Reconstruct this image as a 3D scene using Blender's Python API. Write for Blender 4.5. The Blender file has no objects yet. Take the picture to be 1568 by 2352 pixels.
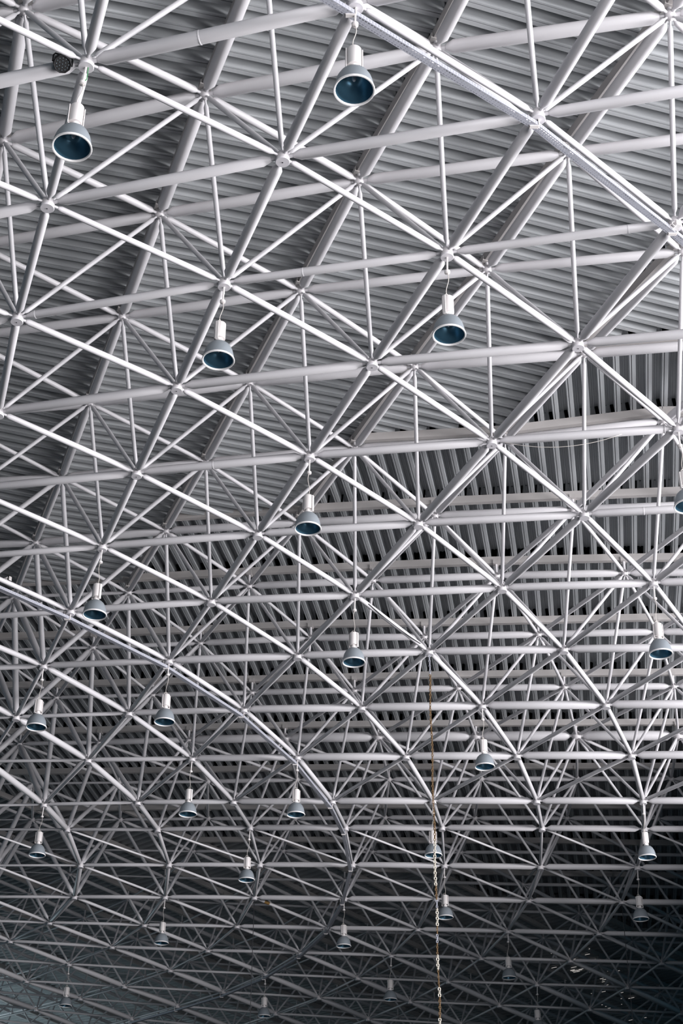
import bpy, bmesh, math, random
import numpy as np
from mathutils import Matrix, Vector, Quaternion

random.seed(7)
scene = bpy.context.scene
COL = scene.collection

# ---------------------------------------------------------------- camera, world, lights, exposure
S = 3.5                      # metres per lattice unit (one bay of the space frame)
EYE = Vector((0.0, 0.0, 1.6))
F = 3500.0                   # focal length in pixels of the 1568 x 2352 frame
_zen = np.array([812.0 - 784.0, -4480.0 - 1176.0, F]); UPC = _zen / np.linalg.norm(_zen)
_fw = np.array([0.0, 0.0, 1.0]) - UPC * UPC[2]; _fw /= np.linalg.norm(_fw)
_rt = np.cross(_fw, UPC); _rt /= np.linalg.norm(_rt)
if _rt[0] < 0: _rt = -_rt
R = np.array([_rt, _fw, UPC])            # camera (x right, y down, z forward) -> place (x right, y away, z up)

def proj(w):
    c = R.T @ np.asarray(w, float)
    return 784 + F * c[0] / c[2], 1176 + F * c[1] / c[2]
def depth(w): return float((R.T @ np.asarray(w, float))[2])
def ray(px, py): return R @ np.array([(px - 784) / F, (py - 1176) / F, 1.0])
def wv(w): return EYE + Vector((float(w[0]) * S, float(w[1]) * S, float(w[2]) * S))

cam_data = bpy.data.cameras.new('camera')
cam_data.sensor_fit = 'HORIZONTAL'; cam_data.sensor_width = 24.0
cam_data.lens = F * 24.0 / 1568.0
cam_data.clip_start = 0.1; cam_data.clip_end = 500
cam = bpy.data.objects.new('camera', cam_data); COL.objects.link(cam)
_m = np.column_stack([R @ [1, 0, 0], R @ [0, -1, 0], R @ [0, 0, -1]])
cam.matrix_world = Matrix.Translation(EYE) @ Matrix(_m.tolist()).to_4x4()
scene.camera = cam

world = bpy.data.worlds.new('world'); scene.world = world; world.use_nodes = True
world.node_tree.nodes['Background'].inputs[0].default_value = (0.13, 0.44, 0.64, 1)
world.node_tree.nodes['Background'].inputs[1].default_value = 0.19

def area(name, loc, target, sx, sy, power, color):
    d = bpy.data.lights.new(name, 'AREA'); d.shape = 'RECTANGLE'; d.size = sx * S; d.size_y = sy * S
    d.energy = power; d.color = color
    o = bpy.data.objects.new(name, d); COL.objects.link(o)
    o.location = wv(loc)
    o.rotation_euler = (wv(target) - wv(loc)).to_track_quat('-Z', 'Y').to_euler()
    return o
# daylight through the tall windows of the right-hand wall, and a weaker cool opening far left
area('daylight_right_windows', (11.0, 4.0, 2.6), (0.0, 6.0, 4.4), 12.0, 2.0, 44000, (1.0, 0.98, 1.0))
area('daylight_back_clerestory', (3.0, -4.2, 3.4), (0.8, 5.5, 4.6), 6.0, 1.0, 5200, (1.0, 0.98, 1.0))
area('added_fill_right', (4.2, 0.6, 0.8), (0.3, 4.2, 5.2), 4.0, 1.8, 3800, (1.0, 0.98, 1.0))  # added fill panel brightening the near deck; no doors stand here
area('daylight_far_left_windows', (-7.0, 22.5, 4.2), (-3.8, 21.5, 5.6), 4.0, 0.8, 700, (0.76, 0.94, 1.0))

scene.view_settings.view_transform = 'Standard'
scene.view_settings.look = 'None'
scene.view_settings.gamma = 1.0
scene.view_settings.use_curve_mapping = False
scene.view_settings.exposure = -0.24

# ---------------------------------------------------------------- materials
def mat(name, col, rough=0.5, metal=0.0, var=0.0, scale=3.0, bump=0.0):
    m = bpy.data.materials.new(name); m.use_nodes = True
    nt = m.node_tree; b = nt.nodes['Principled BSDF']
    b.inputs['Base Color'].default_value = (*col, 1)
    b.inputs['Roughness'].default_value = rough; b.inputs['Metallic'].default_value = metal
    if var or bump:
        tc = nt.nodes.new('ShaderNodeTexCoord'); n = nt.nodes.new('ShaderNodeTexNoise')
        n.inputs['Scale'].default_value = scale; n.inputs['Detail'].default_value = 5
        nt.links.new(tc.outputs['Object'], n.inputs['Vector'])
        if var:
            r = nt.nodes.new('ShaderNodeValToRGB')
            r.color_ramp.elements[0].position = 0.3; r.color_ramp.elements[1].position = 0.7
            r.color_ramp.elements[0].color = (*[c * (1 - var) for c in col], 1)
            r.color_ramp.elements[1].color = (*[min(1, c * (1 + var * 0.4)) for c in col], 1)
            nt.links.new(n.outputs['Fac'], r.inputs['Fac'])
            nt.links.new(r.outputs['Color'], b.inputs['Base Color'])
        if bump:
            bp = nt.nodes.new('ShaderNodeBump'); bp.inputs['Strength'].default_value = bump
            bp.inputs['Distance'].default_value = 0.01
            nt.links.new(n.outputs['Fac'], bp.inputs['Height']); nt.links.new(bp.outputs['Normal'], b.inputs['Normal'])
    return m
M = {
    'white': mat('white_tube_paint', (0.655, 0.64, 0.66), 0.42, var=0.05, scale=1.2),
    'node': mat('white_node_paint', (0.65, 0.625, 0.64), 0.45, var=0.05, scale=8),
    'cap': mat('cap_disc_paint', (0.66, 0.64, 0.67), 0.4),
    'cream': mat('cream_purlin_paint', (0.52, 0.495, 0.485), 0.55, var=0.06, scale=2),
    'deck': mat('deck_sheet_paint', (0.435, 0.452, 0.467), 0.5, var=0.06, scale=0.8),
    'steel': mat('galvanised_tray', (0.45, 0.46, 0.52), 0.42, 0.2, var=0.06, scale=6),
    'dome': mat('grey_lamp_dome', (0.27, 0.30, 0.33), 0.45, 0.2),
    'rim': mat('lamp_rim', (0.80, 0.78, 0.78), 0.35),
    'housing': mat('lamp_housing', (0.80, 0.76, 0.75), 0.45),
    'mirror': mat('blue_reflector', (0.08, 0.19, 0.275), 0.27, 0.6),
    'bulb': mat('bulb_glass', (0.5, 0.55, 0.6), 0.1),
    'wire': mat('pale_cable', (0.62, 0.58, 0.54), 0.6),
    'dark_wire': mat('dark_cable', (0.03, 0.03, 0.035), 0.6),
    'black': mat('black_spotlight', (0.006, 0.006, 0.007), 0.7),
    'led': mat('led_lens', (0.10, 0.13, 0.15), 0.15),
    'green': mat('green_earth_wire', (0.03, 0.22, 0.07), 0.5),
    'rust': mat('rusty_chain', (0.21, 0.125, 0.055), 0.6, 0.3, var=0.4, scale=30),
    'pale_chain': mat('pale_chain', (0.75, 0.68, 0.58), 0.4, 0.2, var=0.2, scale=30),
    'floor': mat('hall_floor', (0.04, 0.042, 0.045), 0.6, var=0.08, scale=0.2),
    'wall': mat('shade_wall_paint', (0.45, 0.46, 0.48), 0.8, var=0.06, scale=0.3),
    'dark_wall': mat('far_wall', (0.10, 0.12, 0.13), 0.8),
    'rusty_patch': mat('rust_patch', (0.30, 0.17, 0.05), 0.7, var=0.4, scale=20),
}

# ---------------------------------------------------------------- mesh helpers
def link(o): COL.objects.link(o); return o
def mesh_from(verts, faces, smooth=False):
    me = bpy.data.meshes.new('mesh'); me.from_pydata(verts, [], faces); me.validate()
    if smooth: me.polygons.foreach_set('use_smooth', [True] * len(me.polygons))
    me.update(); return me
def lathe_data(profile, n):
    v, f = [], []
    for r, z in profile:
        for a in range(n):
            t = 2 * math.pi * a / n; v.append((r * math.cos(t), r * math.sin(t), z))
    for k in range(len(profile) - 1):
        for a in range(n):
            b = (a + 1) % n
            f.append((k * n + a, k * n + b, (k + 1) * n + b, (k + 1) * n + a))
    return v, f
def lathe(profile, n=16, caps=True, smooth=True, mtl=None, sharp=True):
    v, f = lathe_data(profile, n)
    if caps:
        if profile[0][0] > 1e-6: f.append(tuple(reversed(range(n))))
        if profile[-1][0] > 1e-6: f.append(tuple(range((len(profile) - 1) * n, len(profile) * n)))
    me = mesh_from(v, f, smooth)
    if smooth and sharp: me.set_sharp_from_angle(angle=math.radians(40))
    if mtl: me.materials.append(mtl)
    return me
def box_data(cx, cy, cz, sx, sy, sz):
    v = [(cx + a * sx / 2, cy + b * sy / 2, cz + c * sz / 2) for c in (-1, 1) for b in (-1, 1) for a in (-1, 1)]
    f = [(0, 2, 3, 1), (4, 5, 7, 6), (0, 1, 5, 4), (2, 6, 7, 3), (0, 4, 6, 2), (1, 3, 7, 5)]
    return v, f
def merge(parts):
    V, Fc = [], []
    for v, f in parts:
        o = len(V); V += list(v); Fc += [tuple(i + o for i in q) for q in f]
    return V, Fc
def tube_path(pts, r, n=8):
    """tube mesh data swept along a polyline"""
    P = [Vector(p) for p in pts]; v, f = [], []
    for k, p in enumerate(P):
        d = (P[min(k + 1, len(P) - 1)] - P[max(k - 1, 0)]).normalized()
        a = d.orthogonal().normalized() if k == 0 else (a - d * a.dot(d)).normalized()
        b = d.cross(a)
        for q in range(n):
            t = 2 * math.pi * q / n; v.append(tuple(p + (a * math.cos(t) + b * math.sin(t)) * r))
    for k in range(len(P) - 1):
        for q in range(n):
            w = (q + 1) % n; f.append((k * n + q, k * n + w, (k + 1) * n + w, (k + 1) * n + q))
    f.append(tuple(reversed(range(n)))); f.append(tuple(range((len(P) - 1) * n, len(P) * n)))
    return v, f
def obj(name, me, parent=None, mtx=None, mtl=None):
    o = bpy.data.objects.new(name, me); link(o)
    if mtl and not me.materials: me.materials.append(mtl)
    if mtx is not None: o.matrix_basis = mtx
    if parent is not None: o.parent = parent
    return o
def thing(name, label, cat, loc=(0, 0, 0), group=None, kind=None):
    o = bpy.data.objects.new(name, None); link(o); o.location = loc; o.empty_display_size = 0.1
    tag(o, label, cat, group, kind); return o
def tag(o, label, cat, group=None, kind=None):
    if label: o['label'] = label
    if cat: o['category'] = cat
    if group: o['group'] = group
    if kind: o['kind'] = kind
    return o
def interp(x, xs, ys): return float(np.interp(x, xs, ys))

# ---------------------------------------------------------------- lattice of the double-layer space frame
# lower-layer nodes in bays, by line j: first i, then positions (right, away, up) from the eye
TAB = {
    -1: (1, [(0.042, 3.801, 4.564), (0.784, 4.390, 4.608), (1.464, 5.044, 4.631)]),
    0: (0, [(-0.985, 4.063, 4.536), (-0.252, 4.626, 4.601), (0.472, 5.260, 4.642), (1.163, 5.964, 4.675), (1.802, 6.712, 4.694)]),
    1: (0, [(-1.269, 4.878, 4.572), (-0.552, 5.487, 4.652), (0.151, 6.169, 4.706), (0.821, 6.898, 4.728), (1.433, 7.658, 4.732), (1.979, 8.450, 4.713)]),
    2: (0, [(-1.560, 5.734, 4.637), (-0.858, 6.393, 4.717), (-0.180, 7.091, 4.758), (0.463, 7.833, 4.770), (1.038, 8.616, 4.763), (1.540, 9.454, 4.744), (1.959, 10.314, 4.720), (2.283, 11.163, 4.678), (2.510, 11.996, 4.623), (2.659, 12.779, 4.666), (2.739, 13.648, 4.614), (2.734, 14.549, 4.575), (2.648, 15.484, 4.542), (2.481, 16.430, 4.525), (2.227, 17.377, 4.516), (1.888, 18.317, 4.514)]),
    3: (0, [(-1.829, 6.631, 4.720), (-1.172, 7.298, 4.774), (-0.513, 8.013, 4.798), (0.091, 8.781, 4.796), (0.618, 9.596, 4.793), (1.058, 10.443, 4.767), (1.401, 11.287, 4.721), (1.646, 12.127, 4.669), (1.787, 12.940, 4.727), (1.870, 13.820, 4.672), (1.855, 14.724, 4.638), (1.739, 15.652, 4.609), (1.538, 16.578, 4.585), (1.237, 17.504, 4.575), (0.842, 18.414, 4.576), (0.359, 19.305, 4.584)]),
    4: (1, [(-1.489, 8.196, 4.812), (-0.864, 8.944, 4.831), (-0.307, 9.745, 4.828), (0.159, 10.576, 4.807), (0.526, 11.416, 4.765), (0.785, 12.262, 4.717), (0.913, 13.097, 4.784), (0.987, 13.989, 4.737), (0.958, 14.892, 4.702), (0.817, 15.810, 4.670), (0.567, 16.719, 4.649), (0.213, 17.623, 4.641), (-0.241, 18.500, 4.638), (-0.785, 19.351, 4.653)]),
    5: (1, [(-1.825, 9.110, 4.841), (-1.236, 9.893, 4.858), (-0.739, 10.714, 4.849), (-0.347, 11.556, 4.811), (-0.066, 12.409, 4.765), (0.050, 13.253, 4.836), (0.121, 14.149, 4.795), (0.045, 15.057, 4.751), (-0.125, 15.964, 4.724), (-0.430, 16.855, 4.711), (-0.849, 17.728, 4.708), (-1.386, 18.567, 4.716), (-2.009, 19.384, 4.748)]),
    6: (1, [(-2.165, 10.040, 4.883), (-1.638, 10.857, 4.879), (-1.216, 11.702, 4.856), (-0.924, 12.561, 4.815), (-0.824, 13.410, 4.889), (-0.772, 14.312, 4.846), (-0.865, 15.215, 4.810), (-1.090, 16.108, 4.781), (-1.462, 16.976, 4.766), (-1.956, 17.813, 4.770), (-2.583, 18.622, 4.789)]),
    7: (1, [(-2.538, 10.996, 4.902), (-2.093, 11.851, 4.900), (-1.776, 12.718, 4.864), (-1.690, 13.579, 4.929), (-1.668, 14.480, 4.898), (-1.789, 15.374, 4.860), (-2.094, 16.240, 4.829), (-2.542, 17.072, 4.827), (-3.144, 17.872, 4.850)]),
    8: (2, [(-2.628, 12.880, 4.902), (-2.560, 13.748, 4.986), (-2.561, 14.654, 4.948), (-2.745, 15.529, 4.905), (-3.133, 16.358, 4.885), (-3.701, 17.136, 4.905)]),
}
LN = {}
for j, (i0, pts) in TAB.items():
    for n, p in enumerate(pts): LN[(i0 + n, j)] = np.array(p)
def row_keys(k): return sorted(q for q in LN if q[0] + q[1] == k)
def extend_rows(k, nl, nr):
    ks = row_keys(k)
    if len(ks) < 2: return
    a, b = ks[0], ks[1]; st = LN[a] - LN[b]
    for n in range(nl):
        q = (a[0] - 1 - n, a[1] + 1 + n); LN[q] = LN[a] + st * (n + 1)
    a, b = ks[-1], ks[-2]; st = LN[a] - LN[b]
    for n in range(nr):
        q = (a[0] + 1 + n, a[1] - 1 - n); LN[q] = LN[a] + st * (n + 1)
for k in range(0, 19): extend_rows(k, 4, 3 if k < 11 else 5)
for k in (-1, -2, -3, -4):
    for (i, j) in row_keys(k + 1):
        a, b = (i, j), (i + 1, j)
        if b in LN:
            LN[(i - 1, j)] = 2 * LN[a] - LN[b]
    if k >= -4: extend_rows(k, 1, 1)
for k in range(19, 26):
    for (i, j) in row_keys(k - 1):
        a, b, c = (i, j), (i - 1, j), (i - 2, j)
        if b in LN and c in LN:
            d1 = LN[a] - LN[b]
            LN[(i + 1, j)] = LN[a] + d1 + np.array([-0.04, -0.01, 0.0])
    extend_rows(k, 1, 3)

# upper-layer nodes: pixels where the photograph shows them
UPX = {(0,0):(470,217),(0,1):(367,492),(-1,1):(8,323),(-1,0):(55,22),(1,-1):(1001,112),(1,0):(824,416),(2,-1):(1304,352),(2,-2):(1538,35),(0,2):(280,727),(1,1):(690,668),(2,0):(1118,619),(3,-1):(1567,578),
(0,3):(206,925.5),(1,2):(573,879),(2,1):(951.5,842),(3,0):(1341,812),(0,4):(142,1097),(1,3):(472,1062),(2,2):(814,1030),(4,0):(1524,968),(0,5):(82,1246),(1,4):(381,1219.5),
(1,5):(295,1361),(2,4):(571.5,1346),(3,3):(856,1333),(4,2):(1140,1322),(5,1):(1434,1316),(1,6):(213,1487),(2,5):(459.5,1477),(3,4):(713,1465),(4,3):(974,1462.5),(5,2):(1236,1457),(6,1):(1509,1451),
(1,7):(129,1602),(2,6):(350,1596),(3,5):(578,1590.5),(4,4):(813.5,1585.5),(5,3):(1051.5,1580.5),(6,2):(1296,1578),(7,1):(1547,1576),
(1,8):(45,1708),(2,7):(227.5,1705),(3,6):(433,1699),(4,5):(654,1695),(5,4):(868.5,1692.5),(6,3):(1093,1691),(7,2):(1323.5,1690),(8,1):(1557,1689.5),
(4,6):(477,1795),(5,5):(682,1791),(6,4):(893,1790),(7,3):(1105,1789),(8,2):(1325,1789),(4,7):(276,1882.5),(5,6):(477.5,1880),(6,5):(677,1880),(7,4):(883.5,1877.5),(8,3):(1090,1879),(9,2):(1302,1879),
(6,6):(443,1955),(7,5):(649.5,1954),(8,4):(854,1956),(9,3):(1058,1957.5),(9,4):(791,2021),(10,3):(996.5,2026),(10,4):(718,2082.5),(11,3):(924,2087.5),(11,4):(637,2132.5),(12,3):(844,2140),
(10,2):(1260,1957.5),(11,2):(1201,2031),(12,2):(1128,2091)}
def legs_of(i, j):
    m = i + j
    if m <= 8: return [(i + 1, j), (i, j + 1), (i + 1, j + 1)]
    if m == 9: return [(i + 1, j), (i, j + 1), (i + 1, j + 1), (i + 2, j)]
    return [(i, j + 1), (i + 1, j + 1), (i + 2, j)]
UN = {}
for m in range(-5, 25):
    for i in range(-14, 40):
        j = m - i; t = legs_of(i, j)
        if not all(q in LN for q in t): continue
        c = np.mean([LN[q] for q in t], axis=0)
        h = interp(m, [0, 6, 12], [0.775, 0.755, 0.715])
        w = c + np.array([0.065 if m != 9 else -0.075, 0.0, h])
        if (i, j) in UPX:
            d = ray(*UPX[(i, j)])
            A = np.c_[d, -np.array([0, 0, 1.0])]
            s, *_ = np.linalg.lstsq(A, c, rcond=None)
            w = s[0] * d
        UN[(i, j)] = w

def in_view(w, mx=260, my=260):
    if depth(w) < 0.5: return False
    x, y = proj(w); return -mx < x < 1568 + mx and -my < y < 2352 + my

# ---------------------------------------------------------------- tubes, nodes
_tube_cache = {}
def tube_mesh(d, L, cone, rn):
    """tapered-end tube along +z, ends at the node balls (radius rn), lattice units"""
    dq = max(0.014, round(d * 250) / 250.0); Lq = round(L * 10) / 10.0
    key = (dq, Lq, cone, rn)
    if key not in _tube_cache:
        r = dq / 2; e = rn + 0.004; c0 = e + 0.014; c1 = c0 + (0.034 if cone == 'long' else 0.016)
        s0 = max(0.006, 0.42 * r if cone == 'long' else 0.55 * r)
        prof = [(s0 * 0.8, e - 0.012), (s0 * 0.8, c0), (s0, c0), (r, c1), (r, Lq - c1), (s0, Lq - c0), (s0 * 0.8, Lq - c0), (s0 * 0.8, Lq - e + 0.012)]
        prof = [(a * S, b * S) for a, b in prof]
        _tube_cache[key] = (lathe(prof, 14 if dq > 0.03 else 10, mtl=M['white']), Lq)
    return _tube_cache[key]
def tube_mtx(a, b, Lq):
    A, B = wv(a), wv(b); d = B - A
    q = Vector((0, 0, 1)).rotation_difference(d.normalized())
    return Matrix.LocRotScale(A, q, Vector((1, 1, d.length / (Lq * S))))

def g_left(x, lo=0.4): return interp(x, [0, 300, 550, 800], [lo, 0.5 * (1 + lo) - 0.08, 0.86, 1.0])
def dia_lower(kind, k, x):
    if kind == 'A':
        b = interp(k, [-1, 0, 1, 2, 3, 4, 5, 6, 7, 8, 9, 10, 11, 12, 13, 14, 15, 16, 17, 18],
                   [.056, .056, .050, .041, .046, .050, .049, .051, .054, .064, .064, .061, .058, .057, .056, .047, .036, .029, .028, .028])
        if 8 <= k <= 14: b *= g_left(x, 0.38 if k < 13 else 0.55)
        elif 5 <= k < 8: b *= interp(x, [0, 500], [0.75, 1.0])
        return b
    if kind == 'B':
        if k <= 10:
            b = interp(k, [0, 3, 6, 9, 10], [.029, .031, .033, .038, .036])
            return b * (1 + interp(x, [0, 500], [0.55, 0.0]) * interp(k, [5, 8], [0, 1]))
        b = interp(k, [11, 13, 16], [.024, .028, .024])
        return b * interp(x, [0, 250, 500, 800], [2.0, 1.7, 1.25, 1.0]) if k < 14 else b
    if kind == 'C':
        b = interp(k, [0, 2, 4, 6, 9], [.046, .046, .048, .037, .032])
        return b * interp(x, [0, 400], [0.85, 1.0])
    return interp(k, [11, 12, 13, 14, 15, 16], [.021, .024, .030, .040, .050, .060])
def dia_upper(kind, m, x):
    if kind == 'A':
        b = interp(m, [0, 1, 2, 3, 6, 7, 8, 8.5, 9, 9.5, 10, 11, 12, 14], [.062, .055, .051, .060, .057, .058, .056, .056, .088, .05, .050, .046, .037, .032])
        return b * g_left(x, 0.35) if m > 5 else b
    if kind == 'B': return interp(m, [0, 3, 8], [.036, .027, .025])
    if kind == 'C': return interp(m, [0, 2, 4, 6], [.060, .050, .042, .030])
    return interp(m, [9, 11, 13, 15], [.028, .032, .042, .050])
def dia_web(m, x):
    return 0.0245 + interp(x, [50, 450], [0.024, 0.0]) * interp(m, [3, 6, 11, 13], [0, 1, 1, 0])

frame = thing('space_frame', 'white tubular double-layer space frame carrying the whole roof', 'roof truss', wv((0, 9, 4.7)))
FI = Matrix.Translation(-frame.location)
def part_of(o, parent):
    o.parent = parent
    root = parent
    while root.parent: root = root.parent
    if parent is root: o.matrix_parent_inverse = Matrix.Translation(-root.location)
    return o

members = []          # (kind name, screen size, a, b, dia, cone, rn)
for (i, j), a in LN.items():
    k = i + j
    for kind, (di, dj) in (('A', (1, -1)), ('B', (1, 0)), ('C', (0, 1)), ('D', (2, -1))):
        q = (i + di, j + dj)
        if q not in LN or (kind == 'C' and k >= 10) or (kind == 'D' and k < 11): continue
        b = LN[q]
        if not (in_view(a) or in_view(b)) or k > 21: continue
        x = proj((a + b) / 2)[0]; d = dia_lower(kind, k, x)
        members.append(('lower_chord', d / depth((a + b) / 2), a, b, d, 'long' if d > 0.04 else 'short', 0.030))
for (i, j), a in UN.items():
    m = i + j
    for kind, (di, dj) in (('A', (1, -1)), ('B', (1, 0)), ('C', (0, 1)), ('D', (2, -1))):
        q = (i + di, j + dj)
        if q not in UN or (kind == 'C' and m >= 9) or (kind == 'D' and m < 9): continue
        b = UN[q]
        if not (in_view(a) or in_view(b)): continue
        x = proj((a + b) / 2)[0]; d = dia_upper(kind, m, x)
        rn = 0.044 if (m == 9 and kind == 'A') else 0.026
        members.append(('upper_chord', d / depth((a + b) / 2), a, b, d, 'long' if d > 0.04 else 'short', rn))
    for q in legs_of(i, j):
        b = LN[q]
        if not (in_view(a) or in_view(b)) or sum(q) > 22: continue
        x = proj((a + b) / 2)[0]; d = dia_web(m, x)
        members.append(('web_strut', d / depth((a + b) / 2), a, b, d, 'short', 0.028))

def on_screen(a, b):
    for t in np.linspace(0.02, 0.98, 9):
        w = a * (1 - t) + b * t
        if depth(w) > 0.5:
            x, y = proj(w)
            if -4 < x < 1572 and -4 < y < 2356: return True
    return False
for kname in ('lower_chord', 'upper_chord', 'web_strut'):
    ms = [t for t in members if t[0] == kname]
    ms.sort(key=lambda t: (not on_screen(t[2], t[3]), -t[1]))
    rest = []
    for n, (_, sz, a, b, d, cone, rn) in enumerate(ms):
        me, Lq = tube_mesh(d, float(np.linalg.norm(b - a)), cone, rn)
        mx = tube_mtx(a, b, Lq)
        if n < 300:
            part_of(obj(kname, me, None, mx), frame)
        else:
            rest.append((me, mx))
    if rest:
        bm = bmesh.new()
        for me, mx in rest:
            n0 = len(bm.verts); bm.from_mesh(me); bm.verts.ensure_lookup_table()
            bmesh.ops.transform(bm, matrix=mx, verts=bm.verts[n0:])
        me = bpy.data.meshes.new('mesh'); bm.to_mesh(me); bm.free(); me.materials.append(M['white'])
        o = part_of(obj({'lower_chord': 'lower_chord_bundle', 'upper_chord': 'upper_chord_bundle', 'web_strut': 'web_strut_bundle'}[kname], me), frame); o['kind'] = 'stuff'

hub_me = lathe([(0.004 * S, 0.030 * S), (0.017 * S, 0.026 * S), (0.026 * S, 0.016 * S), (0.030 * S, 0.0), (0.029 * S, -0.012 * S), (0.026 * S, -0.021 * S)], 16, mtl=M['node'])
cap_me = lathe([(0.029 * S, -0.0205 * S), (0.0305 * S, -0.022 * S), (0.0305 * S, -0.028 * S), (0.029 * S, -0.030 * S)], 20, mtl=M['cap'])
bolt_me = lathe([(0.0028 * S, -0.0298 * S), (0.0028 * S, -0.032 * S)], 8, mtl=M['dark_wire'])
ball_me = lathe([(0.027 * S * math.sin(t), 0.027 * S * math.cos(t)) for t in np.linspace(0.001, math.pi - 0.001, 9)], 14, caps=False, mtl=M['node'])
bigball_me = lathe([(0.045 * S * math.sin(t), 0.045 * S * math.cos(t)) for t in np.linspace(0.001, math.pi - 0.001, 11)], 18, caps=False, mtl=M['node'])
lows = sorted([q for q in LN if in_view(LN[q], 60, 60) and sum(q) <= 21], key=lambda q: depth(LN[q]))[:300]
for q in lows:
    T = Matrix.Translation(wv(LN[q]))
    h = part_of(obj('node_hub', hub_me, None, T), frame)
    c = obj('cap_disc', cap_me, h)
    if depth(LN[q]) < 9: obj('cap_bolt', bolt_me, h)
for q in sorted([q for q in UN if in_view(UN[q], 60, 60)], key=lambda q: depth(UN[q]))[:300]:
    big = sum(q) == 9 and proj(UN[q])[0] > 620
    part_of(obj('node_ball', bigball_me if big else ball_me, None, Matrix.Translation(wv(UN[q]))), frame)

# ---------------------------------------------------------------- roof: purlins and corrugated deck (the ceiling)
ceiling = thing('ceiling', 'pale grey corrugated steel roof deck on cream purlins', None, wv((0, 9, 5.6)), kind='structure')
PW, PH = 0.034, 0.055
def hp(m, sector):
    if sector == 1: return 0.050
    return interp(m, [3, 4, 5, 6], [0.045, 0.050, 0.086, 0.098])
post_cache = {}
def purlin_seg(a, b, ha, hb):
    """box beam between two upper nodes, set ha / hb above them, with a post and saddle at its start"""
    A, B = wv(a + [0, 0, ha + PH / 2]), wv(b + [0, 0, hb + PH / 2])
    d = B - A
    v, f = box_data(0, 0, 0, PW * S, d.length, PH * S)
    x = d.normalized().cross(Vector((0, 0, 1))).normalized(); z = x.cross(d.normalized())
    mx = Matrix((x, d.normalized(), z)).transposed().to_4x4(); mx.translation = (A + B) / 2
    p = part_of(obj('purlin', mesh_from(v, f), None, mx, M['cream']), ceiling)
    return mx
def post(a, h, rot):
    key = round(h, 2)
    if key not in post_cache:
        post_cache[key] = lathe([(0.010 * S, 0.015 * S), (0.010 * S, h * S - 0.004 * S)], 10, mtl=M['white'])
    p = part_of(obj('purlin_post', post_cache[key], None, Matrix.Translation(wv(a))), ceiling)
    if 'saddle' not in post_cache:
        v, f = merge([box_data(0, 0, -0.003 * S, 0.060 * S, 0.040 * S, 0.006 * S), box_data(0.026 * S, 0, 0.012 * S, 0.005 * S, 0.040 * S, 0.026 * S), box_data(-0.026 * S, 0, 0.012 * S, 0.005 * S, 0.040 * S, 0.026 * S)])
        me = mesh_from(v, f); me.materials.append(M['cream']); post_cache['saddle'] = me
    obj('saddle_plate', post_cache['saddle'], p, Matrix.Translation((0, 0, h * S)) @ Matrix.Rotation(rot, 4, 'Z'))
def heading(a, b): d = b - a; return math.atan2(d[1], d[0]) - math.pi / 2

def dline(i, m): return (i + 2 * (m - 9), 18 - i - m)
lines = []      # (list of upper nodes, sector)
for i in range(-6, 12):                                    # purlins along the near C lines
    ns = [(i, m - i) for m in range(-5, 8 - i)]
    lines.append(([q for q in ns if q in UN and sum(q) <= 7 - i], 1))
for m in range(0, 24):                                     # purlins along the A lines
    lo = 6 - m if m <= 9 else 3 * m - 30
    lines.append(([(i, m - i) for i in range(lo, 40) if (i, m - i) in UN], 2))
for i in range(-9, 12):                                    # purlins along the far D lines
    ns = [dline(i, m) for m in range(max(9, 11 + i), 25)]
    lines.append(([q for q in ns if q in UN], 3))
posted = set()
for ns, sec in lines:
    for a, b in zip(ns[:-1], ns[1:]):
        pa, pb = UN[a], UN[b]
        if not (in_view(pa, 200, 200) or in_view(pb, 200, 200)): continue
        purlin_seg(pa, pb, hp(sum(a), sec), hp(sum(b), sec))
        for q in (a, b):
            if q in posted or not in_view(UN[q], 40, 40): continue
            posted.add(q); post(UN[q], hp(sum(q), sec), heading(pa, pb))

PITCH, DD = 0.097, 0.074
PROF = [(0, 0), (.09, 0), (.105, .16), (.13, .16), (.145, 0), (.37, 0), (.44, 1), (.60, 1), (.63, .93), (.71, .93), (.74, 1), (.93, 1)]
def deck(edge_a, edge_b, sdir, flip=False):
    """corrugated sheet between two plan polylines; ribs run from one to the other, square to sdir"""
    s = np.array([sdir[0], sdir[1]]) / math.hypot(sdir[0], sdir[1]); t = np.array([-s[1], s[0]])
    def param(e):
        P = sorted([(float(np.dot(p[:2], s)), float(np.dot(p[:2], t)), float(p[2])) for p in e])
        return [np.array(c) for c in zip(*P)]
    a, b = param(edge_a), param(edge_b)
    s0, s1 = max(a[0][0], b[0][0]), min(a[0][-1], b[0][-1])
    if s1 - s0 < PITCH: return
    V = []; n0 = math.floor(s0 / PITCH); n1 = math.ceil(s1 / PITCH)
    for n in range(n0, n1 + 1):
        for fx, fz in PROF:
            sv = (n + (fx if not flip else fx)) * PITCH
            if sv < s0 or sv > s1: continue
            for e in (a, b):
                tv = np.interp(sv, e[0], e[1]); zv = np.interp(sv, e[0], e[2]) + fz * DD
                V.append(tuple(wv((s[0] * sv + t[0] * tv, s[1] * sv + t[1] * tv, zv))))
    N = len(V) // 2
    if N < 3: return
    F_ = [(2 * k, 2 * k + 1, 2 * k + 3, 2 * k + 2) for k in range(N - 1)]
    part_of(obj('deck_sheet', mesh_from(V, F_), None, None, M['deck']), ceiling)
def lift(q, sec): return UN[q] + np.array([0, 0, hp(sum(q), sec) + PH])
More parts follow.
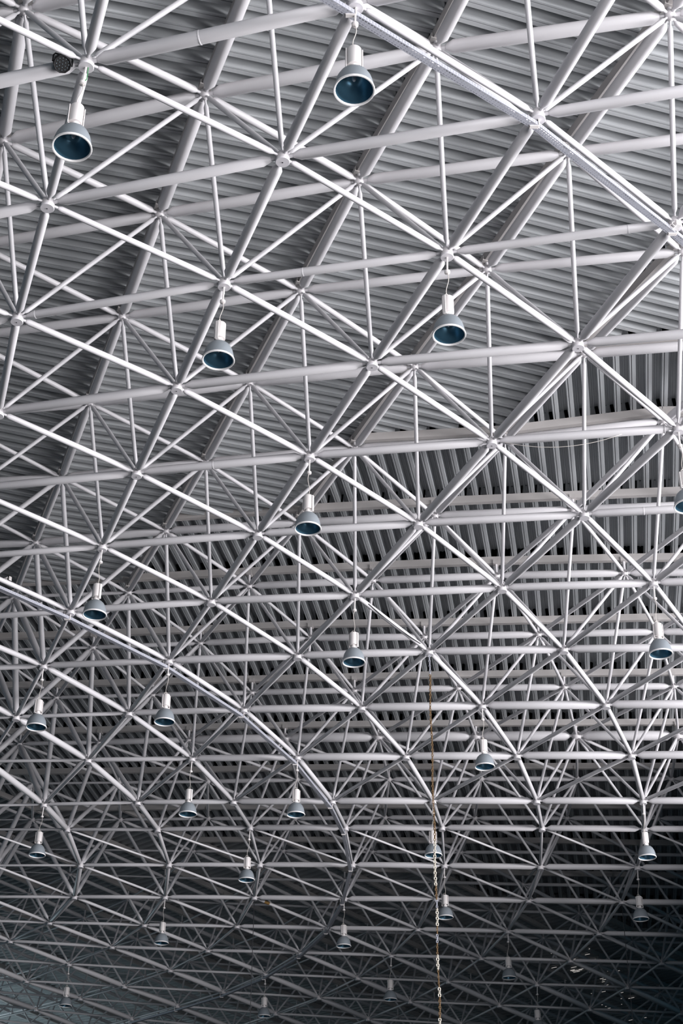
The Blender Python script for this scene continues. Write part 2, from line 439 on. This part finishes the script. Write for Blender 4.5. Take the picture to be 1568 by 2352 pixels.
for i in range(-6, 11):                                    # sector by the camera: ribs square to the C lines
    mb = 6 - i
    left = [(i, m - i) for m in range(-5, mb + 1) if (i, m - i) in UN]
    right = [(i + 1, m - i - 1) for m in range(-5, mb + 1) if (i + 1, m - i - 1) in UN]
    if len(left) < 2 or len(right) < 2: continue
    el = [lift(q, 1) for q in left]; er = [lift(q, 1) for q in right]
    if sum(left[-1]) == mb and sum(right[-1]) == mb: er = er + [el[-1]]
    deck(el, er, el[-1] - el[0])
for m in range(0, 23):                                     # middle sector: ribs square to the A lines
    if m < 9: tl, bl = (6 - m, 2 * m - 6), (6 - m, 2 * m - 5)
    else: tl, bl = dline(m - 11, m), dline(m - 11, m + 1)
    top = [(i, m - i) for i in range(tl[0], 40) if (i, m - i) in UN]
    bot = [(i, m + 1 - i) for i in range(bl[0], 40) if (i, m + 1 - i) in UN]
    if len(top) < 2 or len(bot) < 2: continue
    et = [lift(q, 2) for q in top]; eb = [lift(q, 2) for q in bot]
    ad = et[-1] - et[0]; sd = np.array([ad[0], ad[1]])
    if np.dot(eb[0][:2], sd) < np.dot(et[0][:2], sd): et = [eb[0]] + et
    else: eb = [et[0]] + eb
    deck(et, eb, ad)
for i in range(-9, 10):                                    # far sector: ribs square to the D lines
    mb = max(9, 12 + i)
    a = [dline(i, m) for m in range(mb, 25) if dline(i, m) in UN]
    b = [dline(i + 1, m) for m in range(mb, 25) if dline(i + 1, m) in UN]
    if len(a) < 2 or len(b) < 2: continue
    ea = [lift(q, 3) for q in a]; eb = [lift(q, 3) for q in b]
    if sum(a[0]) == sum(b[0]): eb = [ea[0]] + eb
    deck(ea, eb, ea[-1] - ea[0])

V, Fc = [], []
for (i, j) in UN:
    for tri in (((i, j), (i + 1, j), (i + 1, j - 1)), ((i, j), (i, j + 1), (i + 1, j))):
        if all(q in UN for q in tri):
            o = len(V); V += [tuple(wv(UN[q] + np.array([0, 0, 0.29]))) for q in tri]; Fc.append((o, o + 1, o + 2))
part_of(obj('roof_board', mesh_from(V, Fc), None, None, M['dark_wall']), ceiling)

# ---------------------------------------------------------------- floor and end wall of the hall, added shading wall
FZ = -1.6 / S
def slab(name, c, s, m, label):
    v, f = box_data(0, 0, 0, s[0] * S, s[1] * S, s[2] * S)
    o = obj(name, mesh_from(v, f), None, Matrix.Translation(wv(c)), M[m]); o['kind'] = 'structure'; o['label'] = label
    return o
slab('floor', (0, 8, FZ - 0.05), (30, 44, 0.1), 'floor', 'smooth grey hall floor below the roof')
slab('shade_wall', (8.2, 12.4, 2.4), (10.0, 0.12, 5.7), 'wall', 'added grey wall out of view that shades the far roof')  # added out of view to keep the right-hand daylight off the far rows
slab('wall_far', (0, 27.0, 2.6), (30, 0.1, 6.2), 'dark_wall', 'dark end wall far behind the trusses')

# ---------------------------------------------------------------- pendant lamps
DL = 0.1497                 # reflector diameter in bays
def u(*p): return [(r * DL * S, z * DL * S) for r, z in p]
me_dome = lathe(u((0.10, 0.635), (0.17, 0.625), (0.26, 0.58), (0.35, 0.485), (0.42, 0.34), (0.46, 0.17), (0.475, 0.0)), 32, caps=False, mtl=M['dome'])
me_refl = lathe(u((0.03, 0.61), (0.15, 0.60), (0.24, 0.555), (0.33, 0.465), (0.40, 0.325), (0.44, 0.16), (0.455, 0.005)), 32, caps=False, mtl=M['mirror'])
me_rim = lathe(u((0.450, 0.020), (0.444, -0.008), (0.460, -0.030), (0.488, -0.032), (0.50, -0.010), (0.492, 0.024), (0.470, 0.040)), 32, caps=False, mtl=M['rim'])
me_bulb = lathe(u((0.03, 0.60), (0.05, 0.56), (0.062, 0.45), (0.055, 0.36), (0.03, 0.31), (0.002, 0.30)), 12, caps=False, mtl=M['bulb'])
me_neck = lathe(u((0.115, 0.62), (0.115, 0.68), (0.125, 0.685), (0.125, 0.73), (0.095, 0.74), (0.095, 0.81)), 16, mtl=M['housing'])
me_house = lathe(u((0.165, 0.80), (0.175, 0.81), (0.175, 1.365), (0.165, 1.38)), 24, mtl=M['housing'])
v, f = merge([box_data(sx * 0.20 * DL * S, 0, 1.03 * DL * S, 0.022 * DL * S, 0.10 * DL * S, 0.66 * DL * S) for sx in (-1, 1)] +
             [box_data(0, 0, 0.71 * DL * S, 0.42 * DL * S, 0.10 * DL * S, 0.028 * DL * S)])
me_brk = mesh_from(v, f); me_brk.materials.append(M['housing'])
v, f = tube_path([(0.10 * DL * S * math.cos(t) - 0.02 * DL * S, 0.0, 1.37 * DL * S + 0.15 * DL * S * math.sin(t)) for t in np.linspace(0, math.pi, 11)], 0.010 * DL * S, 6)
me_loop = mesh_from(v, f, True); me_loop.materials.append(M['wire'])
me_cup = lathe(u((0.065, -0.05), (0.085, -0.04), (0.088, 0.03), (0.06, 0.05)), 16, mtl=M['housing'])

def lamp(q, rx, ry, label, group=None, spin=0.0, earth=False):
    node = LN[q]
    d = ray(rx, ry)
    A = np.c_[d, np.array([0, 0, 1.0])]
    s, *_ = np.linalg.lstsq(A, node, rcond=None)
    p = s[0] * d                                           # rim centre: straight below the node it hangs from
    root = thing('pendant_lamp', label, 'lamp', wv(p), group)
    root.rotation_euler = (0, 0, spin)
    for n, me in (('dome', me_dome), ('reflector', me_refl), ('rim', me_rim), ('bulb', me_bulb), ('neck', me_neck), ('ballast_housing', me_house), ('side_bracket', me_brk), ('cable_loop', me_loop)):
        obj(n, me, root)
    inv = Matrix.Rotation(-spin, 4, 'Z') @ Matrix.Translation(-wv(p))
    top = wv(node + [0, 0, -0.030]); bot = wv(p + [0, 0, 1.375 * DL])
    cupz = 0.085
    cup = top.lerp(bot, min(0.45, cupz / max(0.1, (top - bot).length / S)))
    vv, ff = tube_path([top, cup], 0.0045 * S, 6)
    o = obj('hanger_rod', mesh_from([tuple(inv @ Vector(a)) for a in vv], ff), root, None, M['housing'])
    obj('ceiling_cup', me_cup, root, Matrix.Translation(inv @ cup))
    sag = 0.012 * S * (1 if spin > 0 else -1)
    pts = []
    for t in np.linspace(0, 1, 9):
        a = cup.lerp(bot, t); a = a + Vector((sag * math.sin(t * math.pi * 2) * 0.5, 0, 0)); pts.append(a)
    vv, ff = tube_path(pts, 0.0018 * S, 6)
    obj('suspension_wire', mesh_from([tuple(inv @ Vector(a)) for a in vv], ff, True), root, None, M['wire'])
    if earth:
        vv, ff = tube_path([top + Vector((0.03, 0, 0)), cup + Vector((0.05, 0, 0.08)), cup + Vector((0.02, 0, 0.02))], 0.002 * S, 6)
        obj('earth_wire', mesh_from([tuple(inv @ Vector(a)) for a in vv], ff), root, None, M['green'])
G = 'pendant lamps hung from the roof nodes'
plain = 'grey domed pendant lamp on a thin wire below a bare truss node'
lamp((0, 0), 165, 338, 'grey domed pendant lamp with green earth wire, hung beside the black spotlight', G, 0.5, True)
lamp((1, -1), 813, 207, 'grey domed pendant lamp hung under the short straight cable tray', G, 0.15)
lamp((1, 1), 501, 827, plain, G, 1.2)
lamp((2, 0), 1031, 769, plain, G, 0.9)
lamp((4, 0), 1580, 1163, 'grey domed pendant lamp at the node where the sagging pale cable ends', G, 0.4)
lamp((2, 2), 706.5, 1214, plain, G, -0.5)
lamp((1, 4), 217, 1412, 'grey domed pendant lamp hanging in front of the long tray, beside its small boxes', G, -0.6)
lamp((3, 3), 812, 1521, plain, G, -0.5)
lamp((5, 1), 1517, 1502, plain, G, 0.1)
lamp((1, 6), 83, 1670, plain, G, 0.7)
lamp((2, 5), 377.5, 1658, 'grey domed pendant lamp hung below the long curved cable tray, before its bend', G, 0.6)
lamp((5, 3), 1113, 1761, plain, G, 0.9)
lamp((3, 6), 431, 1870, plain, G, -0.6)
lamp((4, 5), 679, 1871, 'grey domed pendant lamp hung just inside the bend of the curved cable tray', G, 0.4)
lamp((2, 8), 85, 1964, plain, G, 0.2)
lamp((6, 4), 995, 1964.5, 'grey domed pendant lamp seen right behind the hanging rusty chain', G, 0.1)
lamp((8, 2), 1486, 1969, plain, G, 0.9)
lamp((5, 6), 566, 2021, plain, G, 0.3)
lamp((8, 4), 1023, 2107, 'dim grey domed pendant lamp hung just beside the pale part of the chain', G, -0.4)
lamp((10, 2), 1471.5, 2111, plain, G, 0.2)
lamp((8, 5), 789, 2173, 'dim grey domed pendant lamp hung below the far end of the curved cable tray', G, 0.5)
lamp((6, 7), 370.5, 2166, plain, G, -0.4)
lamp((11, 3), 1169, 2246, plain, G, 0.5)
lamp((11, 4), 896.5, 2296, plain, G, 0.3)
lamp((11, 5), 606, 2334, 'dim grey domed pendant lamp close beside the dark cable left of the tray', G, 0.1)
lamp((9, 7), 150, 2310, plain, G, 0.2)
lamp((14, 2), 1236, 2364, 'dim pendant lamp with mostly its pale ballast housing showing', G, 0.2)

# ---------------------------------------------------------------- perforated cable trays along two B lines
TW, TH = 0.031, 0.020
def tray_seg(a, b, root):
    """perforated channel: bottom with two rows of slots and a row of holes, slotted side walls"""
    A, B = wv(a), wv(b); L = (B - A).length; d = (B - A).normalized()
    x = d.cross(Vector((0, 0, 1))).normalized(); z = x.cross(d)
    mx = Matrix((x, d, z)).transposed().to_4x4(); mx.translation = A
    w, h = TW * S / 2, TH * S; pitch = 0.0142 * S; n = max(1, int(L / pitch)); pitch = L / n
    V, Fc = [], []
    def quad(p0, p1, p2, p3):
        o = len(V); V.extend([p0, p1, p2, p3]); Fc.append((o, o + 1, o + 2, o + 3))
    def strip(f, u0, u1, gaps):
        # f maps (u, along) to a point; gaps: fraction of every pitch cut out
        if not gaps: quad(f(u0, 0), f(u1, 0), f(u1, L), f(u0, L)); return
        for k in range(n): quad(f(u0, (k + gaps[1]) * pitch), f(u1, (k + gaps[1]) * pitch), f(u1, (k + 1 + gaps[0]) * pitch), f(u0, (k + 1 + gaps[0]) * pitch))
    fb = lambda q, s: (q * w, s, -h)
    for u0, u1, g in ((-1, -.72, None), (-.72, -.50, (0.2, 0.8)), (-.50, -.07, None), (-.07, .07, (0.4, 0.6)), (.07, .50, None), (.50, .72, (0.2, 0.8)), (.72, 1, None)): strip(fb, u0, u1, g)
    for sx in (-1, 1):
        fs = lambda q, s: (sx * w, s, -h + q * h)
        for u0, u1, g in ((0, .28, None), (.28, .40, (0.35, 0.65)), (.40, .62, None), (.62, .74, (0.35, 0.65)), (.74, 1, None)): strip(fs, u0, u1, g)
        quad((sx * w, 0, 0), (sx * w * 0.8, 0, 0), (sx * w * 0.8, L, 0), (sx * w, L, 0))
    return part_of(obj('tray_channel', mesh_from(V, Fc), None, mx, M['steel']), root)
def tray(label, keys, off, hooks):
    P = [LN[q] + off for q in keys]
    root = thing('cable_tray', label, 'cable tray', wv(P[0]), 'cable trays on the lower layer')
    for a, b in zip(P[:-1], P[1:]): tray_seg(a, b, root)
    for q, p in zip(keys, P):
        if not in_view(p, 20, 20): continue
        v, f = merge([box_data(sx * (TW / 2 + 0.004) * S, 0, 0.008 * S, 0.004 * S, 0.016 * S, 0.058 * S) for sx in (-1, 1)] + [box_data(0, 0, -TH * S - 0.003 * S, TW * S * 1.15, 0.016 * S, 0.005 * S)])
        part_of(obj('tray_hanger', mesh_from(v, f), None, Matrix.Translation(wv(p)), M['housing']), root)
tray('short straight perforated steel cable tray running past the nearest lamp', [(i, -1) for i in range(-1, 5) if (i, -1) in LN], np.array([-0.018, 0.0, -0.044]), True)
tray('long perforated steel cable tray that bends in a wide curve', [(i, 5) for i in range(-1, 15) if (i, 5) in LN], np.array([-0.018, 0.0, -0.044]), True)

# ---------------------------------------------------------------- black LED spotlight
def spotlight(px, py, dz, dia, label):
    p = ray(px, py); p = p * (dz / depth(p))
    c = wv(p)
    to_cam = (EYE - c).normalized(); axis = (to_cam + Vector((0.05, 0.1, -0.25))).normalized()
    root = thing('stage_spotlight', label, 'spotlight', c)
    q = Vector((0, 0, 1)).rotation_difference(axis); Rm = q.to_matrix().to_4x4()
    r = dia * S / 2
    obj('can', lathe([(0.45 * r, -1.0 * r), (0.8 * r, -0.85 * r), (1.0 * r, -0.5 * r), (1.0 * r, 0.35 * r), (0.94 * r, 0.42 * r), (0.88 * r, 0.40 * r), (0.86 * r, 0.30 * r)], 10, mtl=M['black'], smooth=False), root, Rm)
    led = lathe([(0.06 * r, 0.30 * r), (0.05 * r, 0.34 * r), (0.02 * r, 0.36 * r)], 8, mtl=M['led'])
    spots = [(0, 0)] + [(0.36 * math.cos(t), 0.36 * math.sin(t)) for t in np.arange(6) * math.pi / 3] + [(0.66 * math.cos(t), 0.66 * math.sin(t)) for t in np.arange(12) * math.pi / 6]
    for a, b in spots: obj('led_lens', led, root, Rm @ Matrix.Translation((a * r, b * r, 0)))
    up = Vector((0, 0, 1)); sx = axis.cross(up).normalized()
    top = up * 1.5 * r + sx * 0.5 * r
    v, f = tube_path([sx * 1.06 * r, sx * 1.06 * r + up * 0.9 * r, sx * 0.9 * r + up * 1.25 * r, -sx * 0.9 * r + up * 1.25 * r, -sx * 1.06 * r + up * 0.9 * r, -sx * 1.06 * r], 0.10 * r, 6)
    obj('yoke', mesh_from(v, f), root, None, M['black'])
    v, f = box_data(0, 0, 1.45 * r, 0.3 * r, 0.3 * r, 0.6 * r)
    obj('hook_clamp', mesh_from(v, f), root, None, M['black'])
    return root
spotlight(143, 146, depth(LN[(0, 0)]) - 0.03, 0.070, 'black multi-lens LED spotlight clamped beside a roof node')

# ---------------------------------------------------------------- hanging chain
def chain():
    top = wv(LN[(4, 3)] + np.array([0, 0, -0.03])); n = 150; step = 0.0185 * S
    root = thing('hanging_chain', 'rusty chain with pale links hanging free from a roof node', 'chain', top)
    def link_me(mt, r, wdt):
        pts = [(wdt * S * math.cos(t), 0, -0.5 * step + 0.58 * step * math.sin(t)) for t in np.linspace(0, 2 * math.pi, 11)]
        v, f = tube_path(pts, r * S, 5); me = mesh_from(v, f, True); me.materials.append(M[mt]); return me
    kinds = {'silver': link_me('steel', 0.0024, 0.006), 'rust': link_me('rust', 0.0030, 0.0062), 'pale': link_me('pale_chain', 0.0036, 0.0085), 'thin': link_me('rust', 0.0022, 0.0050)}
    rnd = random.Random(3); run = 0; cur = 'rust'
    for k in range(n):
        if k < 8: cur = 'silver'
        elif k < 66: cur = 'rust' if rnd.random() < 0.75 else 'thin'
        else:
            if run <= 0: cur = rnd.choice(['pale', 'pale', 'silver', 'thin', 'rust']); run = rnd.randint(3, 8)
            run -= 1
        obj('chain_link', kinds[cur], root, Matrix.Translation((0.003 * S * math.sin(k * 0.21), 0.002 * S * math.sin(k * 0.33), -k * step)) @ Matrix.Rotation(math.pi / 2 * (k % 2) + 0.4, 4, 'Z'))
chain()

# ---------------------------------------------------------------- loose cables
def cable(label, pts, r, m, cat='cable'):
    P = [wv(p) for p in pts]; base = P[0]
    v, f = tube_path([p - base for p in P], r * S, 6)
    o = obj('loose_cable', mesh_from(v, f, True), None, Matrix.Translation(base), M[m]); tag(o, label, cat, 'loose cables')
def between(a, b, n, sag, off=(0, 0, 0)):
    out = []
    for t in np.linspace(0, 1, n): out.append(a * (1 - t) + b * t + np.array(off) + np.array([0, 0, -sag * 4 * t * (1 - t)]))
    return out
cable('dark cable hanging straight down left of the curved cable tray', between(LN[(7, 6)] + [0, 0, -.03], LN[(7, 6)] + [0.0, 0, -1.75], 8, 0), 0.0035, 'dark_wire')
cable('dark cable hanging straight down by the rows of thin far tubes', between(LN[(11, 2)] + [0, 0, -.03], LN[(11, 2)] + [0.0, 0, -1.6], 8, 0), 0.0030, 'dark_wire')
cable('pale cable sagging below a fat tube near the deck change', between(LN[(3, 1)] * .93 + LN[(4, 0)] * .07, LN[(3, 1)] * .3 + LN[(4, 0)] * .7, 14, 0.055, (0, -0.01, -0.02)), 0.0016, 'wire')
cable('dark cable lying along the tube above the rusty chain', between(LN[(3, 3)] * .85 + LN[(4, 3)] * .15, LN[(3, 3)] * .15 + LN[(4, 3)] * .85, 10, 0.012, (0.012, -0.012, -0.008)), 0.0028, 'dark_wire')

# ---------------------------------------------------------------- weld seams, rust patch
def ring_on(a, b, t, d, name, m, w=0.004):
    A, B = wv(a), wv(b); p = A.lerp(B, t)
    q = Vector((0, 0, 1)).rotation_difference((B - A).normalized()); r = d / 2 * S
    me = lathe([(r, -w * S), (r * 1.035, -w * 0.6 * S), (r * 1.035, w * 0.6 * S), (r, w * S)], 16, caps=False, mtl=M[m])
    part_of(obj(name, me, None, Matrix.LocRotScale(p, q, None)), frame)
for qa, qb, t in (((0, 0), (1, -1), 0.43), ((2, 0), (3, -1), 0.80), ((1, 1), (2, 0), 0.36), ((0, 2), (1, 1), 0.09), ((1, 3), (2, 2), 0.45), ((3, 1), (4, 0), 0.93), ((4, 1), (5, 0), 0.35)):
    if qa in LN and qb in LN:
        a, b = LN[qa], LN[qb]; d = dia_lower('A', sum(qa), proj((a + b) / 2)[0]); d = max(0.014, round(d * 250) / 250.0)
        ring_on(a, b, t, d, 'weld_seam', 'white')
_a, _b = LN[(7, 6)], LN[(9, 5)]
ring_on(_a, _b, 0.16, max(0.014, round(dia_lower('D', 13, 0) * 250) / 250.0), 'rust_patch', 'rusty_patch', 0.035)

# ---------------------------------------------------------------- junction boxes
def junction_box(px, py, dz, label, spin, straps=False):
    p = ray(px, py); p = p * (dz / depth(p)); root = thing('junction_box', label, 'junction box', wv(p), 'junction boxes by the trays')
    root.rotation_euler = (0, 0, spin); k = S
    v, f = box_data(0, 0, 0, 0.022 * k, 0.034 * k, 0.026 * k)
    o = obj('box', mesh_from(v, f), root, None, M['housing'])
    v, f = box_data(0, 0, -0.0145 * k, 0.024 * k, 0.036 * k, 0.003 * k); obj('lid', mesh_from(v, f), root, None, M['rim'])
    for n in (-1, 1):
        pts = [(-0.011 * k - 0.018 * k * math.sin(t), n * 0.008 * k, 0.004 * k - 0.014 * k * (1 - math.cos(t)) * 0.9) for t in np.linspace(0, math.pi, 9)]
        v, f = tube_path(pts, 0.0022 * k, 6); obj('conduit', mesh_from(v, f, True), root, None, M['housing'])
    if straps:
        for n in (-1, 1):
            v, f = box_data(0, n * 0.012 * k, 0, 0.026 * k, 0.005 * k, 0.034 * k); obj('strap', mesh_from(v, f), root, None, M['black'])
junction_box(1553, 516, depth(LN[(3, -1)]) - 0.05, 'white junction box with looped conduits at the short tray end node', 0.4)
junction_box(20, 1330, depth(LN[(1, 5)]) - 0.25, 'pale box held by black straps on the tube above the long tray', 0.9, True)
junction_box(70, 1366, depth(LN[(1, 5)]) - 0.15, 'left one of two small pale boxes mounted side by side on the long tray', 0.9)
junction_box(92, 1377, depth(LN[(1, 5)]) - 0.11, 'small pale box on the long tray, nearer the hanging lamp', 0.9)

# ---------------------------------------------------------------- added glowing strips imitating daylight specks on the far roof sheets
speck_m = bpy.data.materials.new('glow_speck'); speck_m.use_nodes = True
_bs = speck_m.node_tree.nodes['Principled BSDF']; _bs.inputs['Base Color'].default_value = (0.6, 0.6, 0.6, 1)
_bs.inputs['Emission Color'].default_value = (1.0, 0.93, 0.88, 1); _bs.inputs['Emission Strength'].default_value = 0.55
v, f = box_data(0, 0, 0, 0.085 * S, 0.006 * S, 0.004 * S); speck_me = mesh_from(v, f); speck_me.materials.append(speck_m)
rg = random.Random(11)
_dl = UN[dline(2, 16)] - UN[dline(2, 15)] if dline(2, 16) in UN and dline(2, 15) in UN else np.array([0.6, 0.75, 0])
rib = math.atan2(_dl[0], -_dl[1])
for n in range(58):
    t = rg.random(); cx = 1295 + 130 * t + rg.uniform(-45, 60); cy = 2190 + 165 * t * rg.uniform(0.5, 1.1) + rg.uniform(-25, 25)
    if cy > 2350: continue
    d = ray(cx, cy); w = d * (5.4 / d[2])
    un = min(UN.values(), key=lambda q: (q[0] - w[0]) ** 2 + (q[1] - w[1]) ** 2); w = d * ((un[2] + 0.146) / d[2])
    o = part_of(obj('glow_speck', speck_me, None, Matrix.Translation(wv(w)) @ Matrix.Rotation(rib, 4, 'Z') @ Matrix.Diagonal((rg.uniform(0.4, 1.1), rg.uniform(0.6, 1.2), 1, 1))), ceiling)
